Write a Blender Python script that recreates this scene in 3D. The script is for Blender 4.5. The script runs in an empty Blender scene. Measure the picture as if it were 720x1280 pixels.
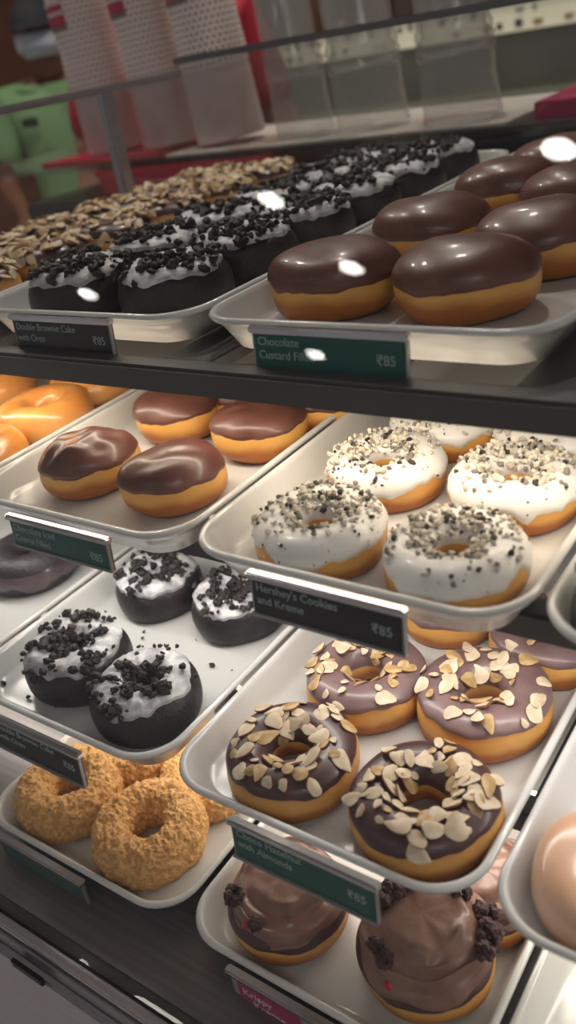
import bpy, bmesh, math, random
from mathutils import Vector, Matrix, noise
random.seed(7)
S = bpy.context.scene
COL = S.collection
PI = math.pi
EYE = 1.45                                   # camera height above the floor

# ------------------------------------------------------------------ camera
F, YAW, PITCH, ROLL = 1082.83, -0.68853, -0.49661, -0.18148
fw = Vector((math.sin(YAW)*math.cos(PITCH), math.cos(YAW)*math.cos(PITCH), math.sin(PITCH)))
r0 = Vector((math.cos(YAW), -math.sin(YAW), 0)); u0 = r0.cross(fw)
c, s = math.cos(ROLL), math.sin(ROLL)
rt = c*r0 + s*u0; up = -s*r0 + c*u0
cam = bpy.data.cameras.new('camera'); camo = bpy.data.objects.new('camera', cam); COL.objects.link(camo)
M = Matrix((rt, up, -fw)).transposed().to_4x4(); M.translation = Vector((0, 0, EYE)); camo.matrix_world = M
cam.sensor_fit = 'VERTICAL'; cam.sensor_height = 36; cam.lens = F/1280*36
cam.clip_start = .02
cam.dof.use_dof = True; cam.dof.focus_distance = .66; cam.dof.aperture_fstop = 4.5
S.camera = camo

def ray(x, y): return fw*F + rt*(x-360) - up*(y-640)
def at(x, y, z=None, Y=None, D=None):        # a point of the place seen at a pixel, at a known height / depth / distance
    d = ray(x, y)
    if z is not None: d = d*((z-EYE)/d.z)
    elif Y is not None: d = d*(Y/d.y)
    else: d = d.normalized()*D
    return Vector((d.x, d.y, d.z+EYE))

# ------------------------------------------------------------------ materials
def mat(name, col, rough=.5, metal=0, coat=0, col2=None, nscale=40, bump=0, bscale=200, emit=None, spec=.5, sss=0, aniso=None, trans=0, lo=.4, hi=.6):
    m = bpy.data.materials.new(name); m.use_nodes = True; nt = m.node_tree; b = nt.nodes['Principled BSDF']
    b.inputs['Base Color'].default_value = (*col, 1); b.inputs['Roughness'].default_value = rough
    b.inputs['Metallic'].default_value = metal; b.inputs['Coat Weight'].default_value = coat
    b.inputs['Coat Roughness'].default_value = .12; b.inputs['Specular IOR Level'].default_value = spec
    if sss: b.inputs['Subsurface Weight'].default_value = sss; b.inputs['Subsurface Radius'].default_value = (.01, .005, .003); b.inputs['Subsurface Scale'].default_value = .5
    tc = nt.nodes.new('ShaderNodeTexCoord')
    src = tc.outputs['Object']
    if aniso:
        mp = nt.nodes.new('ShaderNodeMapping'); mp.inputs['Scale'].default_value = aniso; nt.links.new(src, mp.inputs[0]); src = mp.outputs[0]
    if col2:
        n = nt.nodes.new('ShaderNodeTexNoise'); n.inputs['Scale'].default_value = nscale; n.inputs['Detail'].default_value = 4
        nt.links.new(src, n.inputs['Vector'])
        r = nt.nodes.new('ShaderNodeValToRGB'); r.color_ramp.elements[0].color = (*col, 1); r.color_ramp.elements[1].color = (*col2, 1)
        r.color_ramp.elements[0].position = lo; r.color_ramp.elements[1].position = hi
        nt.links.new(n.outputs['Fac'], r.inputs[0]); nt.links.new(r.outputs[0], b.inputs['Base Color'])
    if bump:
        n = nt.nodes.new('ShaderNodeTexNoise'); n.inputs['Scale'].default_value = bscale; n.inputs['Detail'].default_value = 3
        nt.links.new(src, n.inputs['Vector'])
        k = nt.nodes.new('ShaderNodeBump'); k.inputs['Strength'].default_value = bump; k.inputs['Distance'].default_value = .002
        nt.links.new(n.outputs['Fac'], k.inputs['Height']); nt.links.new(k.outputs[0], b.inputs['Normal'])
    if emit: b.inputs['Emission Color'].default_value = (*emit[:3], 1); b.inputs['Emission Strength'].default_value = emit[3]
    return m

def dough_mat(name, low, band, top, h, rough=.45):
    m = mat(name, low, rough, bump=.25, bscale=120, sss=.15); nt = m.node_tree; b = nt.nodes['Principled BSDF']
    tc = nt.nodes.new('ShaderNodeTexCoord'); sx = nt.nodes.new('ShaderNodeSeparateXYZ'); nt.links.new(tc.outputs['Object'], sx.inputs[0])
    n = nt.nodes.new('ShaderNodeTexNoise'); n.inputs['Scale'].default_value = 35; nt.links.new(tc.outputs['Object'], n.inputs['Vector'])
    a = nt.nodes.new('ShaderNodeMath'); a.operation = 'MULTIPLY_ADD'; a.inputs[1].default_value = .3; nt.links.new(n.outputs['Fac'], a.inputs[0])
    d = nt.nodes.new('ShaderNodeMath'); d.operation = 'MULTIPLY'; d.inputs[1].default_value = 1/h; nt.links.new(sx.outputs['Z'], d.inputs[0]); nt.links.new(d.outputs[0], a.inputs[2])
    r = nt.nodes.new('ShaderNodeValToRGB'); e = r.color_ramp.elements
    e[0].position = .22; e[0].color = (*low, 1); e[1].position = .95; e[1].color = (*top, 1)
    for p, cc in ((.42, low), (.58, band), (.74, band)):
        x = e.new(p); x.color = (*cc, 1)
    nt.links.new(a.outputs[0], r.inputs[0]); nt.links.new(r.outputs[0], b.inputs['Base Color'])
    return m

def glass_mat(name, tint=(1, 1, 1), ior=1.45, haze=0, rough=.0):
    m = bpy.data.materials.new(name); m.use_nodes = True; nt = m.node_tree; nt.nodes.clear()
    o = nt.nodes.new('ShaderNodeOutputMaterial'); mx = nt.nodes.new('ShaderNodeMixShader'); fr = nt.nodes.new('ShaderNodeFresnel'); 
    ge = nt.nodes.new('ShaderNodeNewGeometry'); ir = nt.nodes.new('ShaderNodeMapRange'); ir.inputs[3].default_value = ior; ir.inputs[4].default_value = 1/ior
    nt.links.new(ge.outputs['Backfacing'], ir.inputs[0]); nt.links.new(ir.outputs[0], fr.inputs[0])
    t = nt.nodes.new('ShaderNodeBsdfTransparent'); t.inputs[0].default_value = (*tint, 1); g = nt.nodes.new('ShaderNodeBsdfGlossy'); g.inputs['Roughness'].default_value = rough
    nt.links.new(fr.outputs[0], mx.inputs[0]); nt.links.new(t.outputs[0], mx.inputs[1]); nt.links.new(g.outputs[0], mx.inputs[2])
    out = mx
    if haze:
        d = nt.nodes.new('ShaderNodeBsdfDiffuse'); d.inputs[0].default_value = (.8, .78, .75, 1); m2 = nt.nodes.new('ShaderNodeMixShader'); m2.inputs[0].default_value = haze
        nt.links.new(mx.outputs[0], m2.inputs[1]); nt.links.new(d.outputs[0], m2.inputs[2]); out = m2
    nt.links.new(out.outputs[0], o.inputs[0])
    return m

def dotted_mat(name, base, dot, nu, nz):      # round perforations in a staggered grid round the sleeve
    m = mat(name, base, .6); nt = m.node_tree; b = nt.nodes['Principled BSDF']
    tc = nt.nodes.new('ShaderNodeTexCoord'); sx = nt.nodes.new('ShaderNodeSeparateXYZ'); nt.links.new(tc.outputs['UV'], sx.inputs[0])
    def mth(op, a, bb=None, cc=None):
        n = nt.nodes.new('ShaderNodeMath'); n.operation = op
        for i, v in enumerate((a, bb, cc)):
            if v is None: continue
            if isinstance(v, (int, float)): n.inputs[i].default_value = v
            else: nt.links.new(v, n.inputs[i])
        return n.outputs[0]
    U = mth('MULTIPLY', sx.outputs['X'], nu); V = mth('MULTIPLY', sx.outputs['Y'], nz)
    row = mth('MODULO', mth('FLOOR', V), 2)
    U = mth('ADD', U, mth('MULTIPLY', row, .5))
    fu = mth('SUBTRACT', mth('FRACT', U), .5); fv = mth('SUBTRACT', mth('FRACT', V), .5)
    dd = mth('ADD', mth('MULTIPLY', fu, fu), mth('MULTIPLY', fv, fv)); k = mth('LESS_THAN', dd, .075)
    mx = nt.nodes.new('ShaderNodeMix'); mx.data_type = 'RGBA'; nt.links.new(k, mx.inputs[0]); mx.inputs[6].default_value = (*base, 1); mx.inputs[7].default_value = (*dot, 1)
    nt.links.new(mx.outputs[2], b.inputs['Base Color'])
    return m

DOUGH = dough_mat('dough', (.40, .135, .025), (.68, .36, .10), (.46, .17, .04), .038)
BUN = dough_mat('filled_dough', (.40, .13, .025), (.68, .36, .09), (.50, .18, .04), .054)
GLAZED = mat('sugar_glazed_dough', (.66, .26, .05), .28, coat=.4, col2=(.74, .36, .10), nscale=30, bump=.15, bscale=60, sss=.2)
CHOC = mat('chocolate_icing', (.10, .036, .026), .40, coat=.22, col2=(.14, .054, .040), nscale=30, bump=.06, bscale=50)
CHOCD = mat('dark_chocolate_icing', (.07, .03, .03), .38, coat=.2, bump=.05, bscale=60)
MILK = mat('milk_chocolate_icing', (.17, .10, .10), .38, coat=.2, col2=(.22, .14, .14), nscale=40, bump=.06, bscale=90)
WHITE = mat('white_icing', (.74, .73, .71), .4, coat=.2, bump=.2, bscale=70)
CREAM = mat('white_cream', (.66, .66, .67), .5, col2=(.34, .33, .35), nscale=75, bump=.5, bscale=140, lo=.35, hi=.6)
CAKE = mat('dark_chocolate_cake', (.014, .010, .012), .5, col2=(.026, .018, .021), nscale=60, bump=.5, bscale=240)
GCAKE = mat('glazed_chocolate_cake', (.05, .028, .03), .3, coat=.5, col2=(.09, .06, .065), nscale=25, bump=.25, bscale=90)
OREO = mat('black_cookie', (.012, .009, .009), .6, bump=.5, bscale=400)
OREO2 = mat('brown_black_cookie', (.035, .022, .02), .6, bump=.5, bscale=400)
CRB = mat('beige_cookie_crumb', (.55, .49, .40), .7)
CRG = mat('grey_cookie_crumb', (.22, .20, .17), .7)
CRW = mat('pale_cookie_crumb', (.70, .66, .58), .7)
ALM = mat('almond', (.58, .45, .30), .55, col2=(.72, .61, .46), nscale=70)
ALM2 = mat('toasted_almond', (.40, .25, .10), .55, col2=(.56, .40, .20), nscale=90)
ALMSKIN = mat('almond_skin', (.25, .11, .05), .6)
CRUMB = mat('golden_crumb_coating', (.58, .29, .09), .75, col2=(.76, .46, .19), nscale=220, bump=.8, bscale=450, sss=.1)
MOUSSE = mat('chocolate_mousse', (.20, .10, .075), .4, coat=.2, col2=(.27, .15, .115), nscale=35, bump=.35, bscale=90)
BROWNIE = mat('brownie', (.045, .018, .02), .5, col2=(.09, .038, .04), nscale=200, bump=.8, bscale=500)
BERRY = mat('red_berry', (.55, .01, .04), .3, coat=.4)
PINKG = mat('pale_pink_glaze', (.72, .42, .27), .3, coat=.4, col2=(.78, .5, .36), nscale=20)
TRAY = mat('white_tray_plastic', (.62, .62, .605), .22, coat=.3)
STEEL = mat('brushed_steel', (.50, .49, .51), .34, 1, col2=(.58, .57, .59), nscale=12, aniso=(1, 1, 60))
STEELD = mat('dark_steel', (.16, .155, .16), .38, .8, col2=(.2, .19, .2), nscale=8, aniso=(1, 30, 1))
RAIL = mat('dark_shelf_metal', (.10, .098, .098), .42, .5)
CHROME = mat('chrome', (.72, .71, .72), .16, 1)
BLACK = mat('black_rubber', (.015, .015, .016), .5)
PLAST = mat('tag_holder_plastic', (.40, .40, .40), .2, .5, coat=.5)
GREEN = mat('green_card', (.006, .085, .065), .3, coat=.4)
BLK = mat('black_card', (.008, .008, .011), .3, coat=.4)
PINKC = mat('pink_card', (.42, .03, .10), .35, coat=.4)
INK = mat('pale_lettering', (.34, .42, .40), .6)
INKW = mat('white_lettering', (.75, .55, .6), .6)
GLASS = glass_mat('clear_glass', (.97, .975, .97), 1.3)
GLASS2 = glass_mat('grey_partition_glass', (.89, .90, .89), 1.35, haze=.025)
PLASTIC = glass_mat('clear_cup_plastic', (.94, .94, .94), 1.5, haze=.2, rough=.08)
LED = mat('led_strip', (.9, .9, .9), .5, emit=(1, .85, .65, 3))
LAMPM = mat('downlight_glow', (.9, .9, .9), .5, emit=(1, .95, .90, 62))
LAMPB = mat('added_staff_light_glow', (.9, .9, .9), .5, emit=(1, .90, .80, 320))

# ------------------------------------------------------------------ object helpers
def tag(o, label=None, cat=None, group=None, kind=None):
    if label: o['label'] = label
    if cat: o['category'] = cat
    if group: o['group'] = group
    if kind: o['kind'] = kind
    return o
def empty(name, loc, rz=0, sc=1):
    o = bpy.data.objects.new(name, None); COL.objects.link(o); o.location = loc; o.rotation_euler = (0, 0, rz); o.scale = (sc,)*3; o.empty_display_size = .02
    return o
class MB:
    def __init__(s): s.v = []; s.f = []; s.m = []; s.uv = None
    def add(s, vs, fs, mi=0, M=None):
        n = len(s.v); s.v += [tuple(M @ Vector(p)) if M else tuple(p) for p in vs]; s.f += [tuple(n+i for i in f) for f in fs]; s.m += [mi]*len(fs); return s
    def box(s, lo, hi, mi=0, bev=0, M=None):
        bm = bmesh.new(); bmesh.ops.create_cube(bm, size=1)
        for v in bm.verts: v.co = Vector([(lo[i]+hi[i])/2 + v.co[i]*(hi[i]-lo[i]) for i in range(3)])
        if bev: bmesh.ops.bevel(bm, geom=bm.edges[:], offset=bev, segments=2, affect='EDGES')
        bm.verts.index_update(); s.add([v.co[:] for v in bm.verts], [[v.index for v in f.verts] for f in bm.faces], mi, M); bm.free(); return s
    def tube(s, pts, r, n=10, mi=0, cap=True):
        pts = [Vector(p) for p in pts]; rs = r if isinstance(r, (list, tuple)) else [r]*len(pts); vs = []; fs = []
        for i, p in enumerate(pts):
            t = (pts[min(i+1, len(pts)-1)]-pts[max(i-1, 0)]).normalized(); a = t.orthogonal().normalized() if abs(t.z) > .95 or i == 0 else a
            a = (a - t*a.dot(t)).normalized(); b = t.cross(a)
            vs += [p + (a*math.cos(2*PI*k/n)+b*math.sin(2*PI*k/n))*rs[i] for k in range(n)]
        for i in range(len(pts)-1):
            for k in range(n): fs.append((i*n+k, i*n+(k+1) % n, (i+1)*n+(k+1) % n, (i+1)*n+k))
        if cap: fs.append(tuple(range(n))[::-1]); fs.append(tuple(range((len(pts)-1)*n, len(pts)*n)))
        return s.add(vs, fs, mi)
    def build(s, name, mats, parent=None, smooth=True, angle=.7):
        me = bpy.data.meshes.new(name); me.from_pydata(s.v, [], s.f)
        mats = mats if isinstance(mats, (list, tuple)) else [mats]
        for m in mats: me.materials.append(m)
        me.polygons.foreach_set('material_index', s.m)
        if smooth:
            me.polygons.foreach_set('use_smooth', [True]*len(me.polygons)); me.update(); me.set_sharp_from_angle(angle=angle)
        me.update()
        o = bpy.data.objects.new(name, me); COL.objects.link(o)
        if parent: o.parent = parent
        return o
def boxo(name, lo, hi, m, parent=None, bev=0.002, **k): return MB().box(lo, hi, bev=bev).build(name, m, parent, **k)
def fix_normals(o):
    bm = bmesh.new(); bm.from_mesh(o.data); bmesh.ops.recalc_face_normals(bm, faces=bm.faces); bm.to_mesh(o.data); bm.free(); return o
def lathe(prof, n=48, close=False):
    vs = []; fs = []
    for (r, z) in prof:
        for k in range(n): vs.append((r*math.cos(2*PI*k/n), r*math.sin(2*PI*k/n), z))
    for i in range(len(prof)-1):
        for k in range(n): fs.append((i*n+k, i*n+(k+1) % n, (i+1)*n+(k+1) % n, (i+1)*n+k))
    return vs, fs
def nz(x, y, z, s=1, seed=0): return noise.noise(Vector((x*s+seed, y*s-seed*.7, z*s+seed*.3)))

# ------------------------------------------------------------------ doughnuts (all about 98 mm across)
RM, RA, RB = .0325, .0170, .0190
def ring_pt(u, v, off=0, seed=0, lump=.0022, h=1., a=RA, rm=RM):
    cu, su = math.cos(u), math.sin(u)
    cv, sv = math.cos(v), math.sin(v)
    e = .86
    cc = math.copysign(abs(cv)**e, cv); ss = math.copysign(abs(sv)**e, sv)
    l = nz(cu*1.3, su*1.3, sv*.5, 1, seed)*lump
    A = a+off+l; B = RB*h+off+l*.6
    z = B*ss
    if z < -.72*RB*h: z = -.72*RB*h + (z+.72*RB*h)*.15
    r = rm + A*cc
    return Vector((r*cu, r*su, z + .77*RB*h))
def ring_mesh(seed, nu=72, nv=32, bumpf=None, **k):
    mb = MB(); vs = []; fs = []
    for i in range(nu):
        for j in range(nv):
            u, v = 2*PI*i/nu, 2*PI*j/nv; p = ring_pt(u, v, 0, seed, **k)
            if bumpf: p = ring_pt(u, v, bumpf(p), seed, **k)
            vs.append(p)
    for i in range(nu):
        for j in range(nv): fs.append((i*nv+j, ((i+1) % nu)*nv+j, ((i+1) % nu)*nv+(j+1) % nv, i*nv+(j+1) % nv))
    return mb.add(vs, fs)
def ring_ice(seed, t=.0016, lo=8, hi=205, wav=16, bumpf=None, nu=96, nv=22, **k):
    mb = MB(); vs = []; fs = []
    for i in range(nu):
        u = 2*PI*i/nu; cu, su = math.cos(u), math.sin(u)
        a0 = math.radians(lo + wav*(nz(cu*2, su*2, 0, 1, seed+5)+.6*nz(cu*5, su*5, 0, 1, seed+9))); a1 = math.radians(hi)
        for j in range(nv):
            q = j/(nv-1); v = a0+(a1-a0)*q
            tt = t*min(1, math.sin(min(q*9, 1)*PI/2)*1.35) if q < .9 else t*(1-q)*10
            tt = tt - .0012*(1-min(1, q*14))
            if bumpf: tt += bumpf(ring_pt(u, v, 0, seed, **k))*math.sin(PI*min(1, max(0, q)))
            vs.append(ring_pt(u, v, tt, seed, **k))
    for i in range(nu):
        for j in range(nv-1): fs.append((i*nv+j, ((i+1) % nu)*nv+j, ((i+1) % nu)*nv+j+1, i*nv+j+1))
    return mb.add(vs, fs)
ICO = None
def ico():
    global ICO
    if ICO is None:
        bm = bmesh.new(); bmesh.ops.create_icosphere(bm, subdivisions=1, radius=1); bm.verts.index_update()
        ICO = ([v.co.copy() for v in bm.verts], [[v.index for v in f.verts] for f in bm.faces]); bm.free()
    return ICO
def frame_at(p, n, spin=None, tilt=0):
    n = n.normalized(); a = n.orthogonal().normalized(); sp = random.random()*2*PI if spin is None else spin
    R = Matrix.Rotation(sp, 3, n); x = R @ a; y = n.cross(x)
    m = Matrix((x, y, n)).transposed().to_4x4(); m.translation = p
    return m @ Matrix.Rotation(random.uniform(-tilt, tilt), 4, 'X') @ Matrix.Rotation(random.uniform(-tilt, tilt), 4, 'Y')
def chunk(mb, p, n, s, mi=0, flat=.6, jag=.35):
    vs, fs = ico(); m = frame_at(p, n, tilt=.7)
    sx, sy = s*random.uniform(.7, 1.3), s*random.uniform(.6, 1.1)
    mb.add([Vector((v.x*sx, v.y*sy, v.z*s*flat))*random.uniform(1-jag, 1+jag) for v in vs], fs, mi, m)
def ring_surf(u, v, off, seed, **k):
    p = ring_pt(u, v, off, seed, **k); ctr = Vector((RM*math.cos(u), RM*math.sin(u), .77*RB)); return p, (p-ctr)
def flake_mesh():
    # one sliced almond: a thin curved teardrop with brown skin round its edge
    mb = MB(); n = 16; L, Wd, T = random.uniform(.0062, .0088), random.uniform(.0044, .0060), .0010; top = []; bot = []
    cv = random.uniform(-18, 18); jx = random.uniform(0, 6)
    for k in range(n):
        a = 2*PI*k/n; x = L*math.cos(a); y = Wd*math.sin(a)*(1-.35*math.cos(a)); g = 1+.07*math.sin(a*3+jx)+.04*math.sin(a*5+jx*2); top.append((x*g, y*g))
    vs = [(x*.82, y*.82, T+cv*x*x) for x, y in top]+[(x, y, T*.6+cv*x*x) for x, y in top]+[(x, y, -T*.6+cv*x*x) for x, y in top]+[(x*.82, y*.82, -T+cv*x*x) for x, y in top]
    fs = [tuple(range(n))]
    mb.add(vs, fs, 0)
    for i in range(3):
        for k in range(n): mb.f.append((i*n+k, (i+1)*n+k, (i+1)*n+(k+1) % n, i*n+(k+1) % n)); mb.m.append(1 if i == 1 else 0)
    mb.f.append(tuple(range(3*n, 4*n))[::-1]); mb.m.append(0)
    return mb
FLAKES = []
for k in range(14):
    o = flake_mesh().build('almond_flake', [[ALM, ALM, ALM2][k % 3], ALMSKIN]); FLAKES.append(o.data); bpy.data.objects.remove(o)
def flakes_on(ic, seed, n, lo=38, hi=160):
    rnd = random.Random(seed); pts = []
    tries = 0
    while len(pts) < n and tries < 3000:
        tries += 1
        u = rnd.uniform(0, 2*PI); v = math.radians(rnd.triangular(lo, hi, 105)); p, nn = ring_surf(u, v, rnd.uniform(.0020, .0042), seed)
        if any((p-q).length < .0056 for q in pts): continue
        pts.append(p)
        o = bpy.data.objects.new('almond_flake', rnd.choice(FLAKES)); COL.objects.link(o); o.parent = ic
        m = frame_at(p, nn, rnd.uniform(0, 2*PI)) @ Matrix.Rotation(rnd.uniform(-.34, .34), 4, 'X') @ Matrix.Rotation(rnd.uniform(-.34, .34), 4, 'Y')
        o.matrix_local = m @ Matrix.Scale(rnd.choice([.5, .65, .8, .95, 1.05, 1.15]), 4)
    return pts

def thing(name, label, loc, rz, sc, cat='doughnut', group=None):
    return tag(empty(name, loc, rz, sc), label, cat, group)

def almond_ring(label, loc, rz, sc, seed, group, n=30, milk=False, far=False):
    t = thing('almond_doughnut', label, loc, rz, sc, group=group)
    ring_mesh(seed).build('dough', DOUGH, t)
    ic = ring_ice(seed, .0018, 24, 172, 10).build('icing', MILK if milk else CHOCD, t)
    if not far: flakes_on(ic, seed, n)
    else:
        mb = MB(); rnd = random.Random(seed)
        for k in range(95):
            u = rnd.uniform(0, 2*PI); v = math.radians(rnd.triangular(5, 170, 75)); p, nn = ring_surf(u, v, rnd.uniform(.002, .006), seed)
            m = frame_at(p, nn, rnd.uniform(0, 6.28)) @ Matrix.Rotation(rnd.uniform(-.6, .6), 4, 'X'); fl = rnd.choice(FLAKES)
            n0 = len(mb.v); mb.v += [tuple(m @ vv.co) for vv in fl.vertices]
            mb.f += [tuple(n0+i for i in f.vertices) for f in fl.polygons]; mb.m += [f.material_index + (2 if rnd.random() < .5 and f.material_index == 0 else 0) for f in fl.polygons]
        tag(mb.build('almond_flakes', [ALM, ALMSKIN, ALM2], ic), kind='stuff')
    return t
def cookie_ring(label, loc, rz, sc, seed, group, bias):
    t = thing('white_iced_doughnut', label, loc, rz, sc, group=group)
    ring_mesh(seed).build('dough', DOUGH, t)
    ic = ring_ice(seed, .0022, 8, 168, 22).build('icing', WHITE, t)
    mb = MB(); rnd = random.Random(seed); st = random.getstate(); random.seed(seed)
    for k in range(330):
        u = rnd.gauss(bias, 1.5); v = math.radians(rnd.triangular(30, 160, 112)); p, nn = ring_surf(u, v, rnd.uniform(.002, .0045), seed)
        chunk(mb, p, nn, rnd.uniform(.0010, .0032), rnd.choice([0, 0, 0, 1, 1, 2, 3, 3]), .8)
    for k in range(35):
        u = rnd.uniform(0, 2*PI); v = math.radians(rnd.uniform(15, 60)); p, nn = ring_surf(u, v, .002, seed); chunk(mb, p, nn, rnd.uniform(.0006, .0014), rnd.choice([0, 1, 2, 3]), .8)
    random.setstate(st)
    tag(mb.build('cookie_crumbs', [CRB, CRG, OREO2, CRW], ic, smooth=False), kind='stuff')
    return t
def brownie_ring(label, loc, rz, sc, seed, group):
    t = thing('chocolate_cake_doughnut', label, loc, rz, sc, group=group)
    ring_mesh(seed, h=1.15, lump=.003, a=.0190, rm=.0305).build('cake', CAKE, t)
    kk = dict(h=1.15, lump=.003, a=.0190, rm=.0305)
    ic = ring_ice(seed, .0022, 44, 170, 16, bumpf=lambda p: .0035*abs(nz(p.x, p.y, p.z, 130, seed))+.001, nv=30, **kk).build('cream', CREAM, t)
    mb = MB(); rnd = random.Random(seed); st = random.getstate(); random.seed(seed)
    for k in range(420):
        u = rnd.uniform(0, 2*PI); v = math.radians(rnd.triangular(36, 172, 105))
        if nz(math.cos(u)*2.6, math.sin(u)*2.6, v*1.6, 1, seed+3) < -.04: continue
        p, nn = ring_surf(u, v, rnd.uniform(.004, .008), seed, **kk); chunk(mb, p, nn, rnd.choice([.0014, .0020, .0028, .0038, .0052]), rnd.choice([0, 0, 1]), .75, .3)
    random.setstate(st)
    tag(mb.build('cookie_chunks', [OREO, OREO2], ic, smooth=False), kind='stuff')
    return t
def crumb_ring(label, loc, rz, sc, seed, group):
    t = thing('crumb_doughnut', label, loc, rz, sc, group=group)
    f = lambda p: .0018*nz(p.x, p.y, p.z, 190, seed)+.0018*nz(p.x, p.y, p.z, 380, seed)+.0012*nz(p.x, p.y, p.z, 90, seed)
    ring_mesh(seed, 240, 110, f, h=1.12, a=.0175, rm=.0322).build('crumb_coating', CRUMB, t)
    return t
def glazed_ring(label, loc, rz, sc, seed, group, m=None, name='glazed_doughnut', cake=False):
    t = thing(name, label, loc, rz, sc, group=group)
    if cake: ring_mesh(seed, h=1.15, a=.021, rm=.029).build('cake', CAKE, t); ring_ice(seed, .0015, -20, 205, 20).build('glaze', GCAKE, t)
    else:
        ring_mesh(seed, h=.95).build('dough', DOUGH, t); ring_ice(seed, .0013, -32, 205, 16).build('glaze', m or GLAZED, t)
    return t
def bun_pt(u, v, off, seed, rx, ry, h, wr=.0012):
    cv, sv = math.cos(v), math.sin(v); cc = max(0, cv)**.72; ss = math.copysign(abs(sv)**.85, sv)
    x = math.cos(u)*cc; y = math.sin(u)*cc; l = nz(x*1.2, y*1.2, sv, 1, seed)*.003
    w = wr*nz(x*2.2, y*3.2, sv*2, 1, seed+11)*max(0, sv)
    z = (h/2+off+l+w)*ss; fl = -.40*h
    if z < fl: z = fl+(z-fl)*.15
    return Vector(((rx+off+l)*x, (ry+off+l)*y, z+h*.415))
def bun_mesh(seed, rx, ry, h, v0=-90, off=0, wav=0, nu=72, nv=28, taper=False, wr=.0012, bumpf=None):
    vs = []; fs = []
    for j in range(nv):
        q = j/(nv-1)
        for i in range(nu):
            u = 2*PI*i/nu; a0 = math.radians(v0 + wav*(nz(math.cos(u)*2, math.sin(u)*2, 0, 1, seed+5)+.5*nz(math.cos(u)*5, math.sin(u)*5, 0, 1, seed+7)))
            v = a0+(PI/2-a0)*q; o = off
            if taper: o = off*min(1, .2+q*10)-.0012*(1-min(1, q*12))
            if bumpf and q > .02: o += bumpf(bun_pt(u, v, 0, seed, rx, ry, h, wr), q)
            vs.append(bun_pt(u, v, o, seed, rx, ry, h, wr))
    for j in range(nv-1):
        for i in range(nu): fs.append((j*nu+i, j*nu+(i+1) % nu, (j+1)*nu+(i+1) % nu, (j+1)*nu+i))
    if not taper: fs.append(tuple(range(nu))[::-1])
    return MB().add(vs, fs)
def filled_bun(label, loc, rz, sc, seed, group, wrinkle=.0015, v0=9, rx=.0475, ry=.0435, h=.053, wav=8):
    t = thing('filled_doughnut', label, loc, rz, sc, group=group)
    bun_mesh(seed, rx, ry, h).build('dough', BUN, t)
    bun_mesh(seed, rx, ry, h, v0, .0016, wav, taper=True, wr=wrinkle).build('icing', CHOC, t)
    return t
def mousse_pt(u, q, hm, seed):
    R = .0455*(math.cos(q*PI/2)**.48)
    sw = 1+.07*math.sin(2*u+q*7+seed)*(1-q)*min(1, q*5)+.07*nz(math.cos(u)*2, math.sin(u)*2, q*4, 1, seed)
    z = .030+hm*math.sin(q*PI/2)+.0025*math.sin(u+q*9)*q*(1-q)*3+.004*nz(math.cos(u)*2, math.sin(u)*2, q*6, 1, seed+4)*min(1, 4*(1-q))+.0012*math.sin(q*26+u)*min(1, 4*(1-q))
    return Vector((R*sw*math.cos(u), R*sw*math.sin(u), z))
def mousse_bun(label, loc, rz, sc, seed, group, hm=.026, chunks=(), berry=None):
    t = thing('mousse_doughnut', label, loc, rz, sc, group=group)
    bun_mesh(seed, .048, .047, .048).build('dough', BUN, t)
    bun_mesh(seed, .048, .047, .048, 6, .0018, 6, taper=True).build('icing', CHOCD, t)
    vs = []; fs = []; nu, nv = 96, 48
    for j in range(nv):
        for i in range(nu): vs.append(mousse_pt(2*PI*i/nu, j/(nv-1), hm, seed))
    for j in range(nv-1):
        for i in range(nu): fs.append((j*nu+i, j*nu+(i+1) % nu, (j+1)*nu+(i+1) % nu, (j+1)*nu+i))
    ms = MB().add(vs, fs).build('mousse', MOUSSE, t)
    st = random.getstate(); random.seed(seed)
    for (deg, q, s_) in chunks:
        mb = MB(); p = mousse_pt(math.radians(deg), q, hm, seed)+Vector((0, 0, s_*.25))
        for k in range(26):
            d = Vector((random.gauss(0, 1.1), random.gauss(0, 1.1), random.gauss(0, .8))).normalized()*s_*.7
            chunk(mb, p+d, d, s_*.42, 0, .9, .3)
        mb.build('brownie_chunk', BROWNIE, ms, smooth=False)
    if berry:
        mb = MB(); p = mousse_pt(math.radians(berry[0]), berry[1], hm, seed); chunk(mb, p, p-Vector((0, 0, .03)), .0042, 0, .8, .15); tag(mb.build('berry_piece', BERRY, ms), label='bright red berry piece')
    random.setstate(st)
    return t

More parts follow.
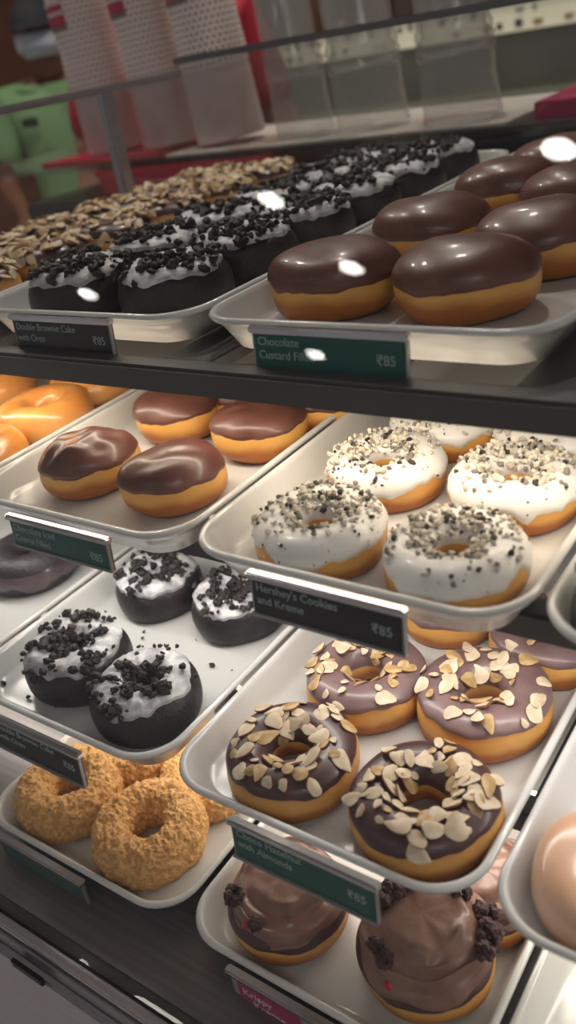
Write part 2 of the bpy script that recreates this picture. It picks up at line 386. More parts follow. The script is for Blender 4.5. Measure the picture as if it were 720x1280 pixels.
# ------------------------------------------------------------------ trays
def rrect(x0, x1, y0, y1, r, n=10):
    pts = []
    for cx, cy, a in ((x1-r, y0+r, -PI/2), (x1-r, y1-r, 0), (x0+r, y1-r, PI/2), (x0+r, y0+r, PI)):
        for k in range(n+1):
            b = a+PI/2*k/n; pts.append((cx+r*math.cos(b), cy+r*math.sin(b)))
    return pts
def tray(label, x0, w, y0, L, zr, rz=0):
    hx = w/2; R = .038
    loops = [(0.020, -.0225), (.0165, -.0218), (.0130, -.0185), (.0068, -.004), (.0052, -.0008), (.0035, 0), (.0012, -.0004), (0, -.0022), (.0012, -.0048), (.0042, -.0058), (.0085, -.012), (.0165, -.0265), (.021, -.027)]
    vs = []; fs = []; n = 44
    for ins, z in loops:
        for (x, y) in rrect(-hx+ins, hx-ins, ins, L-ins, R-ins*.75): vs.append((x, y, z+.027))
    for i in range(len(loops)-1):
        for k in range(n): fs.append((i*n+k, i*n+(k+1) % n, (i+1)*n+(k+1) % n, (i+1)*n+k))
    fs.append(tuple(range(n))[::-1]); fs.append(tuple(range((len(loops)-1)*n, len(loops)*n)))
    o = MB().add(vs, fs).build('tray', TRAY, None, angle=1.2); fix_normals(o)
    o.location = (x0+hx, y0, zr-.027); o.rotation_euler = (0, 0, rz)
    return tag(o, label, 'tray', 'white doughnut trays')
zA, zB, zC, zD = [EYE+v for v in (-.16, -.2806, -.4363, -.563)]
BASE = .0222
LT = .63
tray('white tray of almond chocolate doughnuts on the top shelf, furthest left there', -.934, .254, .437, LT, zA)
tray('white tray of dark cookie topped cake doughnuts on the top shelf', -.677, .254, .437, LT, zA)
tray('white tray of round chocolate domed doughnuts on the top shelf, right of the cookie ones', -.4185, .262, .437, LT, zA)
tray('white tray of plain glazed rings at the left edge of the second shelf', -.8615, .236, .3385, LT, zB)
tray('second shelf tray of chocolate topped filled doughnuts, left of the white iced ones', -.6205, .236, .3385, LT, zB)
tray('white tray of white iced cookie crumb doughnuts on the second shelf', -.3795, .236, .3385, LT, zB)
tray('white tray cut off by the right edge of the photo on the second shelf', -.139, .236, .3385, LT, zB)
tray('white tray with dark glazed rings at the left edge of the third shelf', -.8715, .236, .276, LT, zC)
tray('white tray strewn with black crumbs under cream topped cake doughnuts on the third shelf', -.6295, .236, .276, LT, zC)
tray('white tray of almond topped ring doughnuts on the third shelf, large in the middle', -.3885, .236, .276, LT, zC)
tray('white tray with one pale doughnut at the right edge of the third shelf', -.1475, .236, .276, LT, zC)
tray('white tray of golden crumb coated rings on the lowest deck', -.6235, .236, .2455, LT, zD)
tray('white tray of mousse topped doughnuts on the lowest deck', -.3825, .236, .2455, LT, zD)
tray('empty looking white tray in the bottom right corner of the lowest deck', -.1415, .236, .2455, LT, zD)

def place(px, py, zr, w, Y=None):
    # the doughnut whose middle shows at (px, py) and whose width is w pixels
    p = at(px, py, zr-.002); d = (p-Vector((0, 0, EYE))).dot(fw); sc = w*d/F/.098
    sc = max(.88, min(1.0, sc)); yf = {zA: .437, zB: .3385, zC: .276, zD: .2455}[zr]
    return Vector((p.x, max(p.y, yf+.0105+.0495*sc), zr-BASE)), sc

# third shelf, almond rings
G = 'almond topped ring doughnuts on the third shelf'
for (x, y, w, rz, lab, milk, n) in (
    (365, 943, 168, .4, 'chocolate iced ring doughnut with almond flakes, front left of the third shelf almond tray', 0, 52),
    (530, 1003, 190, 2.1, 'largest chocolate almond ring doughnut, nearest, front right above the tall mousse doughnut', 0, 60),
    (458, 845, 152, 1.2, 'mauve brown almond ring doughnut partly behind the black price tag', 1, 42),
    (605, 872, 168, 3.0, 'mauve brown almond ring doughnut right of the one behind the black price tag', 1, 48),
    (562, 752, 120, .2, 'almond ring doughnut showing only its golden side under the white iced tray', 1, 16),
    (690, 792, 150, .9, 'almond ring doughnut cut by the right photo edge just under the second shelf rail', 1, 20)):
    loc, sc = place(x, y, zC, w); almond_ring(lab, loc, rz, sc, 11+x, G, n, milk)
# second shelf, white iced rings
G = 'white iced cookie doughnuts on the second shelf'
for (x, y, w, b, lab) in (
    (400, 658, 168, 1.9, 'white iced cookie crumb ring, front left on its tray above the black price tag'),
    (568, 690, 178, 1.6, 'white iced cookie crumb ring, front right and nearest on its second shelf tray'),
    (482, 580, 148, 2.6, 'white iced cookie crumb ring, left one of the middle row on its tray'),
    (645, 600, 165, 1.9, 'white iced cookie crumb ring, right one of the middle row on its tray'),
    (558, 523, 135, 3.3, 'white iced ring, back left under the top shelf rail, golden side showing'),
    (692, 535, 140, 2.0, 'white iced cookie crumb ring, back right, cut by the top shelf rail and photo edge')):
    loc, sc = place(x, y, zB, w); cookie_ring(lab, loc, 0, sc, 20+x, G, b)
# second shelf, chocolate filled
G = 'chocolate topped filled doughnuts on the second shelf'
for (x, y, w, rz, lab, wr) in (
    (113, 578, 130, .9, 'filled doughnut with wrinkled chocolate top, front left on the second shelf', .005),
    (218, 597, 135, .75, 'filled doughnut with smooth chocolate dome, nearest, beside the wrinkled one, second shelf', .002),
    (222, 516, 112, .1, 'filled chocolate doughnut, second row left, behind the wrinkled one', .002),
    (325, 534, 122, .6, 'filled chocolate doughnut, second row right, behind the smooth nearest one', .003),
    (300, 492, 90, .5, 'filled chocolate doughnut in the back row, mostly hidden under the rail', .002),
    (405, 502, 100, .5, 'filled doughnut at the right tray corner, only a golden edge under the rail', .002)):
    loc, sc = place(x, y, zB, w); filled_bun(lab, loc, rz, sc, 30+x, G, wr)
G = 'plain glazed ring doughnuts on the second shelf'
for (x, y, w, lab) in (
    (55, 512, 118, 'shiny plain glazed ring, the whole one at the left end of the second shelf'),
    (-28, 562, 105, 'plain glazed ring cut by the left photo edge, nearest on the glazed tray'),
    (-10, 478, 105, 'plain glazed ring at the left photo edge close under the top shelf rail'),
    (112, 474, 95, 'plain glazed ring behind the whole one, showing under the top shelf rail')):
    loc, sc = place(x, y, zB, w); glazed_ring(lab, loc, 0, sc, 50+x, G)
# second shelf right, dark one
loc = Vector((-.082, .385, zB-BASE)); brownie_ring('dark cake doughnut just inside the right photo edge on the second shelf', loc, 0, .95, 5, None)
# third shelf, dark cake rings with cream
G = 'cream and cookie topped cake doughnuts on the third shelf'
for (x, y, w, lab) in (
    (98, 822, 135, 'dark cake ring with grey cream and big cookie chunks, front left on the third shelf'),
    (183, 868, 140, 'dark cake ring with cream and cookie chunks, front right and nearest on the third shelf'),
    (198, 728, 110, 'dark cake ring heaped with small cookie bits, back left on the third shelf'),
    (298, 752, 110, 'dark cake ring with white cream, back right behind the black price tag')):
    loc, sc = place(x, y, zC, w); brownie_ring(lab, loc, x*.1, sc, 70+x, G)
mb = MB(); random.seed(3)
for (x, y, s_) in ((265, 832, .003), (5, 855, .003), (36, 872, .003), (55, 897, .0018), (290, 838, .001), (258, 785, .001), (180, 790, .0018), (178, 798, .0018), (60, 790, .001), (48, 900, .001), (245, 800, .001), (14, 880, .001), (70, 884, .001)):
    chunk(mb, at(x, y, zC-BASE+.001)+Vector((0, 0, s_*.3)), Vector((0, 0, 1)), s_, 0, .6)
tag(mb.build('fallen_crumbs', OREO, None, smooth=False), 'black cookie crumbs fallen on the white third shelf tray', 'crumbs', kind='stuff')
G = 'dark glazed rings on the third shelf'
loc, sc = place(38, 698, zC, 118); glazed_ring('dark glazed chocolate ring behind the green price tag at the left edge', loc, 0, sc, 3, G, cake=True, name='glazed_chocolate_doughnut')
# third shelf right
loc = Vector((-.083, .335, zC-BASE)); glazed_ring('pale pinkish doughnut cut by the right photo edge on the third shelf', loc, 0, 1.02, 8, None, PINKG)
# deck, crumb rings
G = 'golden crumb coated rings on the lowest deck'
for (x, y, w, lab) in (
    (75, 998, 150, 'golden crumb coated ring behind the black price tag, left of the nearest one'),
    (177, 1046, 158, 'golden crumb coated ring, whole and nearest, in front on the lowest deck'),
    (172, 928, 120, 'golden crumb coated ring showing only its edge under the cookie doughnut tray'),
    (258, 968, 120, 'golden crumb coated ring half hidden behind the almond tray corner')):
    loc, sc = place(x, y, zD, w); crumb_ring(lab, loc, 0, sc, 80+x, G)
# deck, mousse
G = 'mousse topped doughnuts on the lowest deck'
loc, sc = place(346, 1152, zD, 158); mousse_bun('mousse topped doughnut with low brown swirl under the green almond price tag', loc, .4, sc, 2, G, .022, ((205, .45, .0085), (250, .42, .006)), (238, .36))
loc, sc = place(533, 1190, zD, 176); mousse_bun('tall mousse topped doughnut with brownie chunks and red berry piece, bottom of photo', loc, 0, sc, 4, G, .033,
    ((190, .74, .0100), (165, .80, .0095), (140, .78, .0100), (120, .70, .009), (95, .64, .008), (18, .42, .0105), (38, .40, .010), (2, .36, .0075), (255, .52, .0065), (238, .56, .006), (60, .66, .008)), (266, .27))
loc, sc = place(604, 1112, zD, 118); mousse_bun('mousse topped doughnut mostly hidden under the front corner of the almond tray', loc, 1, sc, 6, G, .02)
# top shelf, domes
G = 'chocolate domed doughnuts on the top shelf'
for (x, y, w, rz, lab) in (
    (420, 353, 152, .3, 'dark chocolate dome doughnut, front left on the top shelf above the green tag'),
    (583, 353, 160, .5, 'dark chocolate dome doughnut, front right on the top shelf'),
    (540, 292, 142, .4, 'dark chocolate dome doughnut, second row left on the top shelf'),
    (678, 302, 150, .5, 'dark chocolate dome doughnut, second row right, cut by the right photo edge'),
    (634, 240, 125, .4, 'dark chocolate dome doughnut, third row left on the top shelf'),
    (724, 250, 128, .4, 'dark chocolate dome doughnut, third row right, just inside the photo edge'),
    (700, 207, 110, .4, 'dark chocolate dome doughnut, furthest back on the top shelf tray')):
    loc, sc = place(x, y, zA, w); filled_bun(lab, loc, rz, max(sc, 1.0), 90+x, G, .0004, 3, .049, .045, .053, 6)
# top shelf, cookie and almond rows
place_word = ['front', 'second', 'third', 'fourth', 'fifth', 'sixth']
for i in range(6):
    for j, sd in enumerate(('left', 'right')):
        x = -.677+.127+(-.049, .049)[j]; y = .437+.070+i*.0985 + j*.012
        brownie_ring('top shelf cookie topped cake ring, %s row from the front, %s side' % (place_word[i], sd), Vector((x, y, zA-BASE)), i+j, .97, 200+i*2+j, 'cookie topped cake rings on the top shelf')
for i in range(6):
    for j, sd in enumerate(('left', 'right')):
        if i == 0 and j == 0: continue
        x = -.934+.127+(-.049, .049)[j]; y = .437+.070+i*.0985
        almond_ring('almond covered chocolate ring on the top shelf, %s row from the front, %s side' % (place_word[i], sd), Vector((x, y, zA-BASE)), i+j, .96, 300+i*2+j, 'almond covered rings on the top shelf', far=True)

# ------------------------------------------------------------------ price tags
def text_mesh(txt, size, m, parent, loc, name='lettering'):
    cu = bpy.data.curves.new('t', 'FONT'); cu.body = txt; cu.size = size; cu.extrude = .0002; cu.space_line = .95
    o = bpy.data.objects.new('t', cu); COL.objects.link(o); bpy.context.view_layer.update()
    me = bpy.data.meshes.new_from_object(o.evaluated_get(bpy.context.evaluated_depsgraph_get())); bpy.data.objects.remove(o); bpy.data.curves.remove(cu)
    me.materials.clear(); me.materials.append(m); me.name = name
    t = bpy.data.objects.new(name, me); COL.objects.link(t); t.parent = parent; t.location = loc; t.rotation_euler = (PI/2, 0, 0); return t
def price_tag(label, x0, w, yf, zr, card_m, lines, price, h=.029, tilt=-.10, ink=None, z0=-.001):
    t = tag(empty('price_tag', (x0, yf, zr+z0)), label, 'price tag', 'price tags clipped to the trays'); t.rotation_euler = (tilt, 0, 0)
    # clip channel along the top, thin back plate, turned up lower lip
    MB().box((-.003, -.0065, -.005), (w+.003, .0005, 0), bev=.0012).build('clip_channel', CHROME, t)
    mb = MB(); mb.box((-.002, -.003, -h-.0035), (w+.002, -.0012, -.004), bev=.0004); mb.box((-.002, -.0062, -h-.005), (w+.002, -.0014, -h-.003), bev=.0006); mb.box((w+.0005, -.0052, -h-.004), (w+.002, -.0014, -.004), bev=.0004)
    mb.build('holder', PLAST, t)
    cd = boxo('card', (0.0005, -.0042, -h-.0028), (w-.0005, -.0031, -.0052), card_m, t, bev=.0002)
    for k, l in enumerate(lines): text_mesh(l, .0078, ink or INK, cd, (.0035, -.0044, -.0125-k*.0088))
    if price:
        p = text_mesh(price, .0088, ink or INK, cd, (w-.0195, -.0044, -.0205))
    return t
price_tag('black price tag on the top shelf, left, below the cookie cake rings', -.603, .112, .4335, zA, BLK, ['Double Brownie Cake', 'with Oreo'], '\u20b985', h=.028)
price_tag('dark green price tag on the top shelf under the chocolate domes', -.355, .112, .4335, zA, GREEN, ['Chocolate', 'Custard Filled'], '\u20b985', h=.026)
price_tag('green price tag at the left under the chocolate topped filled doughnuts', -.547, .107, .335, zB, GREEN, ['Chocolate Iced', 'Creme Filled'], '\u20b985', h=.022, z0=-.004)
price_tag('black price tag under the white iced cookie crumb doughnuts', -.311, .105, .335, zB, BLK, ["Hershey's Cookies", 'and Kreme'], '\u20b985', h=.026, z0=-.001)
price_tag('black price tag at the left edge above the golden crumb rings', -.571, .103, .2725, zC, BLK, ['Double Brownie Cake', 'with Oreo'], '\u20b985', h=.028, z0=-.009)
price_tag('green price tag on the third shelf under the almond rings', -.316, .108, .2725, zC, GREEN, ['Choco Hazelnut', 'with Almonds'], '\u20b985', h=.028, z0=-.002)
price_tag('green price tag in the bottom left corner below the golden crumb rings', -.587, .107, .2420, zD, GREEN, [], None, h=.033, z0=-.001, tilt=.0)
t = price_tag('pink and grey tag at the bottom of the photo under the mousse doughnuts', -.325, .107, .2420, zD, mat('grey_card', (.30, .31, .33), .4), [], None, h=.033, z0=-.001, tilt=.0)
cd = [o for o in t.children if o.name.startswith('card')][0]
pk = boxo('pink_panel', (.006, -.0050, -.031), (.060, -.0040, -.009), PINKC, cd, bev=.0003)
text_mesh('Krispy', .010, INKW, cd, (.010, -.0053, -.0185)); text_mesh('Kreme', .010, INKW, cd, (.018, -.0053, -.0285))

# ------------------------------------------------------------------ display case
case = tag(empty('display_case', (0, 0, 0)), 'glass fronted steel display case holding every doughnut tray on its shelves', 'display case')
X0, X1, YB = -.965, .70, 1.10
def shelf(yf, zt, bars, th=.020, light=None, depth=YB):
    r = boxo('shelf', (X0, yf, zt-th), (X1, yf+.020, zt), RAIL, case, bev=.0025)
    boxo('rear_rail', (X0, depth-.03, zt-th), (X1, depth-.005, zt), RAIL, r)
    for x, w in bars: boxo('support_bar', (x-w/2, yf+.019, zt-.012), (x+w/2, depth-.02, zt-.001), RAIL, r, bev=.0015)
    boxo('light_strip', (X0+.02, yf+.022, zt-th+.001), (X1-.02, yf+.032, zt-th+.009), LED, r, bev=.001)
    return r
shelf(.410, zA-.0275, [(-.935, .05), (-.677, .05), (-.4215, .045), (-.15, .055), (.1, .05), (.36, .05)])
shelf(.385, zB-.0275, [(-.863, .03), (-.622, .03), (-.381, .03), (-.140, .02), (.1, .03), (.34, .03)])
shelf(.375, zC-.0275, [(-.873, .02), (-.631, .02), (-.390, .02), (-.149, .02), (.1, .02), (.34, .02)])
boxo('deck', (X0, .206, zD-.045), (X1, YB, zD-.0272), STEELD, case)
# lower front: black gasket, bright rail, grey band, brushed front panel
boxo('gasket', (X0, .1965, zD-.046), (X1, .2065, zD-.0245), BLACK, case, bev=.001)
boxo('front_rail', (X0, .188, zD-.033), (X1, .197, zD-.0265), mat('satin_rail', (.75, .74, .75), .32, 1), case, bev=.0015)
boxo('front_band', (X0, .186, zD-.062), (X1, .197, zD-.036), STEEL, case, bev=.001)
fp = boxo('front_panel', (X0, .179, .06), (X1, .187, zD-.052), STEEL, case, bev=.002)
boxo('maker_plate', (-.515, .1765, zD-.054), (-.478, .180, zD-.046), BLACK, case, bev=.0005)
boxo('lower_body', (X0+.01, .197, .06), (X1, YB, zD-.05), STEELD, case)
boxo('plinth', (X0+.03, .24, 0), (X1-.03, YB-.03, .062), BLACK, case)
# slanted front glass
p0, p1 = Vector((0, .1995, zD-.022)), Vector((0, .525, EYE+.16)); d = (p1-p0).normalized(); n = Vector((0, -d.z, d.y)); gp0 = p0.copy(); gn = n.copy(); th = .0035
vs = [(x, (p+n*k).y, (p+n*k).z) for x in (X0, X1) for p in (p0, p1) for k in (0, th)]
fix_normals(MB().add(vs, [(0, 1, 3, 2), (4, 6, 7, 5), (0, 4, 5, 1), (2, 3, 7, 6), (0, 2, 6, 4), (1, 5, 7, 3)]).build('front_glass', GLASS, case, smooth=False))
# side glass in two panes with post, and rear glass
ZS = EYE-.030
boxo('side_glass', (X0-.004, .43, zA-.03), (X0, .935, ZS), GLASS2, case, bev=0, smooth=False)
boxo('side_glass', (X0-.004, .958, zA-.03), (X0, YB, ZS), GLASS2, case, bev=0, smooth=False)
boxo('side_panel', (X0-.006, .20, .05), (X0, YB, zA-.03), STEELD, case)
boxo('corner_post', (X0-.010, .935, zA-.03), (X0+.006, .958, ZS), STEEL, case, bev=.003)
boxo('top_rail', (X0-.010, .43, ZS), (X0+.006, YB+.01, ZS+.010), STEEL, case, bev=.003)
boxo('rear_glass', (X0, YB, zA-.03), (X1, YB+.004, EYE-.012), GLASS2, case, bev=0, smooth=False)
boxo('rear_rail', (X0, YB-.003, EYE-.012), (X1, YB+.007, EYE-.003), STEELD, case, bev=.002)
boxo('rear_panel', (X0, YB, .06), (X1, YB+.012, zA-.03), STEELD, case)

def area(name, loc, sx, sy, rot, power, col):
    l = bpy.data.lights.new(name, 'AREA'); l.shape = 'RECTANGLE'; l.size = sx; l.size_y = sy; l.energy = power; l.color = col
    o = bpy.data.objects.new(name, l); COL.objects.link(o); o.location = loc; o.rotation_euler = rot; return o
WX = X1-X0-.04; CX = (X0+X1)/2
area('shelf_light', (CX, .45, zA-.052), WX, .016, (math.radians(12), 0, 0), 1.45, (1, .84, .66))
area('shelf_light', (CX, .42, zB-.052), WX, .016, (math.radians(-8), 0, 0), 1.6, (1, .93, .88))
area('shelf_light', (CX, .41, zC-.052), WX, .016, (math.radians(-15), 0, 0), 1.5, (1, .90, .78))

# ------------------------------------------------------------------ back counter, cups, people
YC = 1.3; ZC_ = EYE-.153
gs = tag(boxo('glass_shelf', (-1.75, YC-.10, ZC_-.008), (-.2, YC+.23, ZC_), GLASS2, None, bev=.001), 'long clear glass shelf behind the display case carrying the cup stacks', 'shelf')
mat_print = mat('printed_mat', (.88, .85, .80), .35, col2=(.72, .35, .22), nscale=7, coat=.3, lo=.52, hi=.75, aniso=(1, 4, 1))
pm = boxo('counter_mat', (-1.13, YC-.085, ZC_+.0005), (-.50, YC+.22, ZC_+.004), mat_print, None, bev=.001)
tag(pm, 'white counter mat with faint orange print under the clear cups', 'mat')
tag(boxo('box', (-.47, YC-.06, ZC_+.0005), (-.25, YC+.20, ZC_+.022), mat('magenta_card', (.55, .02, .13), .4), None, bev=.002), 'flat magenta box at the right end of the glass shelf', 'box')
tag(fix_normals(MB().box((-1.46, YC-.09, ZC_+.0005), (-1.14, YC+.22, ZC_+.010), bev=.004).build('serving_tray', mat('red_plastic', (.62, .01, .05), .35, coat=.3))), 'flat red plastic tray under the dotted paper cup stacks', 'tray')
LEAN = Matrix.Rotation(math.radians(-3.5), 4, Vector((fw.x, fw.y, 0)).normalized())   # the stacks lean a little to the left
DOT = dotted_mat('perforated_sleeve', (.90, .80, .76), (.30, .17, .14), 34, 46)
CUP = mat('red_tinted_paper_cup', (.70, .55, .54), .55, col2=(.62, .46, .46), nscale=15)  # red cast from the crate is put into the cup colour
REDL = mat('red_print', (.50, .05, .08), .5); WHL = mat('white_print', (.7, .6, .58), .5); GRL = mat('grey_print', (.2, .17, .16), .5)
def uvcyl(mb_o, n, rows):
    me = mb_o.data; uv = me.uv_layers.new(name='UVMap')
    for poly in me.polygons:
        i, k = divmod(poly.index, n)
        for li, vi in zip(poly.loop_indices, poly.vertices):
            ri, kk = divmod(vi, n); ku = kk if not (k == n-1 and kk == 0) else n
            uv.data[li].uv = (ku/n, ri/(rows-1))
def bottom_at(px, py):
    p = at(px, py, Y=YC); return p
for (px, py, w, lab) in ((148, 185, 75, 'tall dotted white paper cup stack, leftmost of the three'), (219, 188, 72, 'tall dotted white paper cup stack, middle of the three'), (291, 175, 86, 'widest dotted white paper cup stack, right one beside the clear cups')):
    p = bottom_at(px, py); d = (p-Vector((0, 0, EYE))).dot(fw); R = w*d/F/2
    t = tag(empty('cup_stack', (p.x, p.y, ZC_+.014)), lab, 'cups', 'white paper cup stacks'); t.matrix_world = Matrix.Translation(t.location) @ LEAN
    prof = [(.001, .0), (R*1.0, .0), (R*1.02, .004), (R*.99, .012)]
    for k in range(5): prof += [(R*(.985-.012*k), .02+.018*k), (R*(.995-.012*k), .022+.018*k)]
    prof += [(R*.93, .118)]
    vs, fs = lathe(prof, 48); MB().add(vs, fs).build('cup_wall', CUP, t)
    pr2 = [(R*.95, .112), (R*.96, .118)]+[(R*(.95-.10*k/12)+.0012*math.sin(k*2.1), .118+.030*k) for k in range(1, 13)]+[(.001, .482)]
    vs, fs = lathe(pr2, 48); o = MB().add(vs, fs).build('perforated_sleeve', DOT, t); uvcyl(o, 48, len(pr2))
    # label band wrapped round the front
    mb = MB()
    for (z0, z1, mi) in ((.212, .219, 2), (.219, .236, 0), (.236, .242, 1), (.242, .252, 0), (.252, .258, 1)):
        n = 14; a0, a1 = math.radians(218), math.radians(288)
        for k in range(n):
            a, b = a0+(a1-a0)*k/n, a0+(a1-a0)*(k+1)/n; rr = R*.945
            mb.add([(rr*math.cos(a), rr*math.sin(a), z0), (rr*math.cos(b), rr*math.sin(b), z0), (rr*math.cos(b), rr*math.sin(b), z1), (rr*math.cos(a), rr*math.sin(a), z1)], [(0, 1, 2, 3)], mi)
    mb.build('red_label', [REDL, WHL, GRL], t)
for (px, py, w, lab) in ((381, 150, 74, 'clear plastic cup stack beside the widest dotted stack'), (467, 152, 92, 'clear plastic cup stack, middle of the three'), (578, 131, 98, 'clear plastic cup stack, rightmost in front of the pale strip')):
    p = bottom_at(px, py); d = (p-Vector((0, 0, EYE))).dot(fw); R = w*d/F/2
    t = tag(empty('clear_cup_stack', (p.x, p.y, ZC_+.0045)), lab, 'cups', 'clear plastic cup stacks'); t.matrix_world = Matrix.Translation(t.location) @ LEAN
    prof = [(R*.96, .0), (R*1.0, .001), (R*1.02, .004), (R*.98, .008), (R*.96, .05), (R*.93, .085), (R*.99, .088), (R*.99, .094), (R*.95, .097), (R*.98, .101), (R*.98, .106), (R*.93, .110), (R*.96, .114), (R*.95, .122), (R*.90, .128), (R*.88, .30), (R*.86, .46)]
    vs, fs = lathe(prof, 48); MB().add(vs, fs).build('outer_cup', PLASTIC, t)
    vs, fs = lathe([(.001, .088), (R*.7, .088), (R*.88, .098), (R*.86, .104), (R*.88, .11), (R*.8, .118), (R*.78, .4)], 40); MB().add(vs, fs).build('inner_cup', PLASTIC, t)
WPOST = mat('white_post', (.75, .72, .66), .4)
for (px, py, lab) in ((453, 187, 'thin white post under the glass shelf, left of three'), (488, 187, 'thin white post under the glass shelf, middle of three'), (526, 183, 'thin white post under the glass shelf, right of three')):
    p = at(px, py, Y=YC+.20); vs, fs = lathe([(.001, 0), (.011, 0), (.011, .003), (.006, .012), (.0032, .022), (.0032, ZC_-.0085-p.z-.003), (.006, ZC_-.0085-p.z-.001), (.006, ZC_-.0085-p.z), (.001, ZC_-.0085-p.z)], 20)
    o = MB().add(vs, fs).build('shelf_post', WPOST); o.location = (p.x, p.y, p.z); tag(o, lab, 'post', 'white posts under the glass shelf')
zp = at(488, 187, Y=YC+.20).z
dark = mat('dark_laminate', (.03, .033, .038), .3, col2=(.05, .05, .055), nscale=4)
cb = tag(empty('counter_cabinet', (0, 0, 0)), 'dark counter cabinet standing behind the display case under the glass shelf', 'cabinet')
boxo('worktop', (-1.50, YC-.12, zp-.03), (.6, YC+.24, zp), dark, cb, bev=.004)
boxo('body', (-1.47, YC-.09, .08), (.58, YC+.22, zp-.03), dark, cb, bev=.004)
boxo('plinth', (-1.45, YC-.06, 0), (.56, YC+.20, .08), BLACK, cb)
xa, xb = at(118, 200, Y=YC-.09).x, at(338, 190, Y=YC-.09).x
cr = tag(empty('crate', ((xa+xb)/2, YC-.09, zp+.0005)), 'bright red plastic crate on the counter below the dotted paper cup stacks', 'crate'); hw = (xb-xa)/2; hh = ZC_-.012-zp
RP = mat('crate_plastic', (.72, .01, .06), .4, coat=.3)
mb = MB(); mb.box((-hw, 0, 0), (hw, .30, .006), bev=.002); mb.box((-hw, 0, .004), (hw, .006, hh), bev=.002); mb.box((-hw, .294, .004), (hw, .30, hh), bev=.002); mb.box((-hw, .004, .004), (-hw+.006, .296, hh), bev=.002); mb.box((hw-.006, .004, .004), (hw, .296, hh), bev=.002)
mb.build('bin', RP, cr); MB().box((-hw-.004, -.005, hh-.012), (hw+.004, .002, hh), bev=.002).build('front_lip', RP, cr)
tag(boxo('container', (-.66, YC-.07, zp+.0005), (-.42, YC+.15, zp+.040), mat('navy_plastic', (.02, .03, .06), .4), None, bev=.006), 'low navy blue container on the dark counter below the mat', 'container')

# far display cabinet with the pale lit price strip
YD = 2.75
fc = tag(empty('far_cabinet', (0, 0, 0)), 'grey green cabinet far behind with a pale speckled strip along its top', 'cabinet')
zt = at(640, 6, Y=YD).z; zl = at(640, 40, Y=YD).z
GG = mat('grey_green_front', (.10, .105, .085), .35, col2=(.14, .14, .115), nscale=3, coat=.3)
boxo('body', (-2.6, YD, 0), (1.6, YD+.6, zl-.002), GG, fc, bev=.01)
boxo('price_strip', (-2.6, YD-.012, zl), (1.6, YD+.02, zt), mat('pale_strip', (.62, .58, .44), .4, emit=(1, .9, .65, .4)), fc, bev=.002)
boxo('top_edge', (-2.62, YD-.03, zt), (1.62, YD+.6, zt+.022), BLACK, fc)
boxo('mid_rail', (-2.6, YD-.02, zl-.20), (1.6, YD, zl-.155), mat('olive_rail', (.30, .30, .22), .4), fc, bev=.004)
random.seed(5)
tc_ = [mat('dark_ticket', (.08, .07, .06), .5), mat('ochre_ticket', (.45, .30, .12), .5), mat('white_ticket', (.8, .78, .7), .5)]
for r in range(2):
    for k in range(40):
        x = -1.95+k*.048+random.uniform(-.01, .01)
        if random.random() < .35: continue
        z = zl+.010+r*(zt-zl)*.5; w_, h_ = random.uniform(.012, .028), random.uniform(.012, .022)
        boxo('ticket', (x, YD-.015, z), (x+w_, YD-.0115, z+h_), random.choice(tc_), fc, bev=0)
# bottles on the far cabinet
for k, x in enumerate((-1.86, -1.74, -1.60, -1.46, -1.34)):
    vs, fs = lathe([(.001, 0), (.034, 0), (.036, .01), (.036, .15), (.030, .18), (.013, .21), (.012, .25), (.014, .252), (.014, .262), (.001, .264)], 24)
    o = MB().add(vs, fs).build('bottle', mat('brown_bottle', (.10, .05, .03), .2, coat=.5)); o.location = (x, YD+.15, zt+.0225)
    tag(o, 'dark brown bottle standing on the far cabinet behind the clear cups', 'bottle', 'brown bottles on the far cabinet')

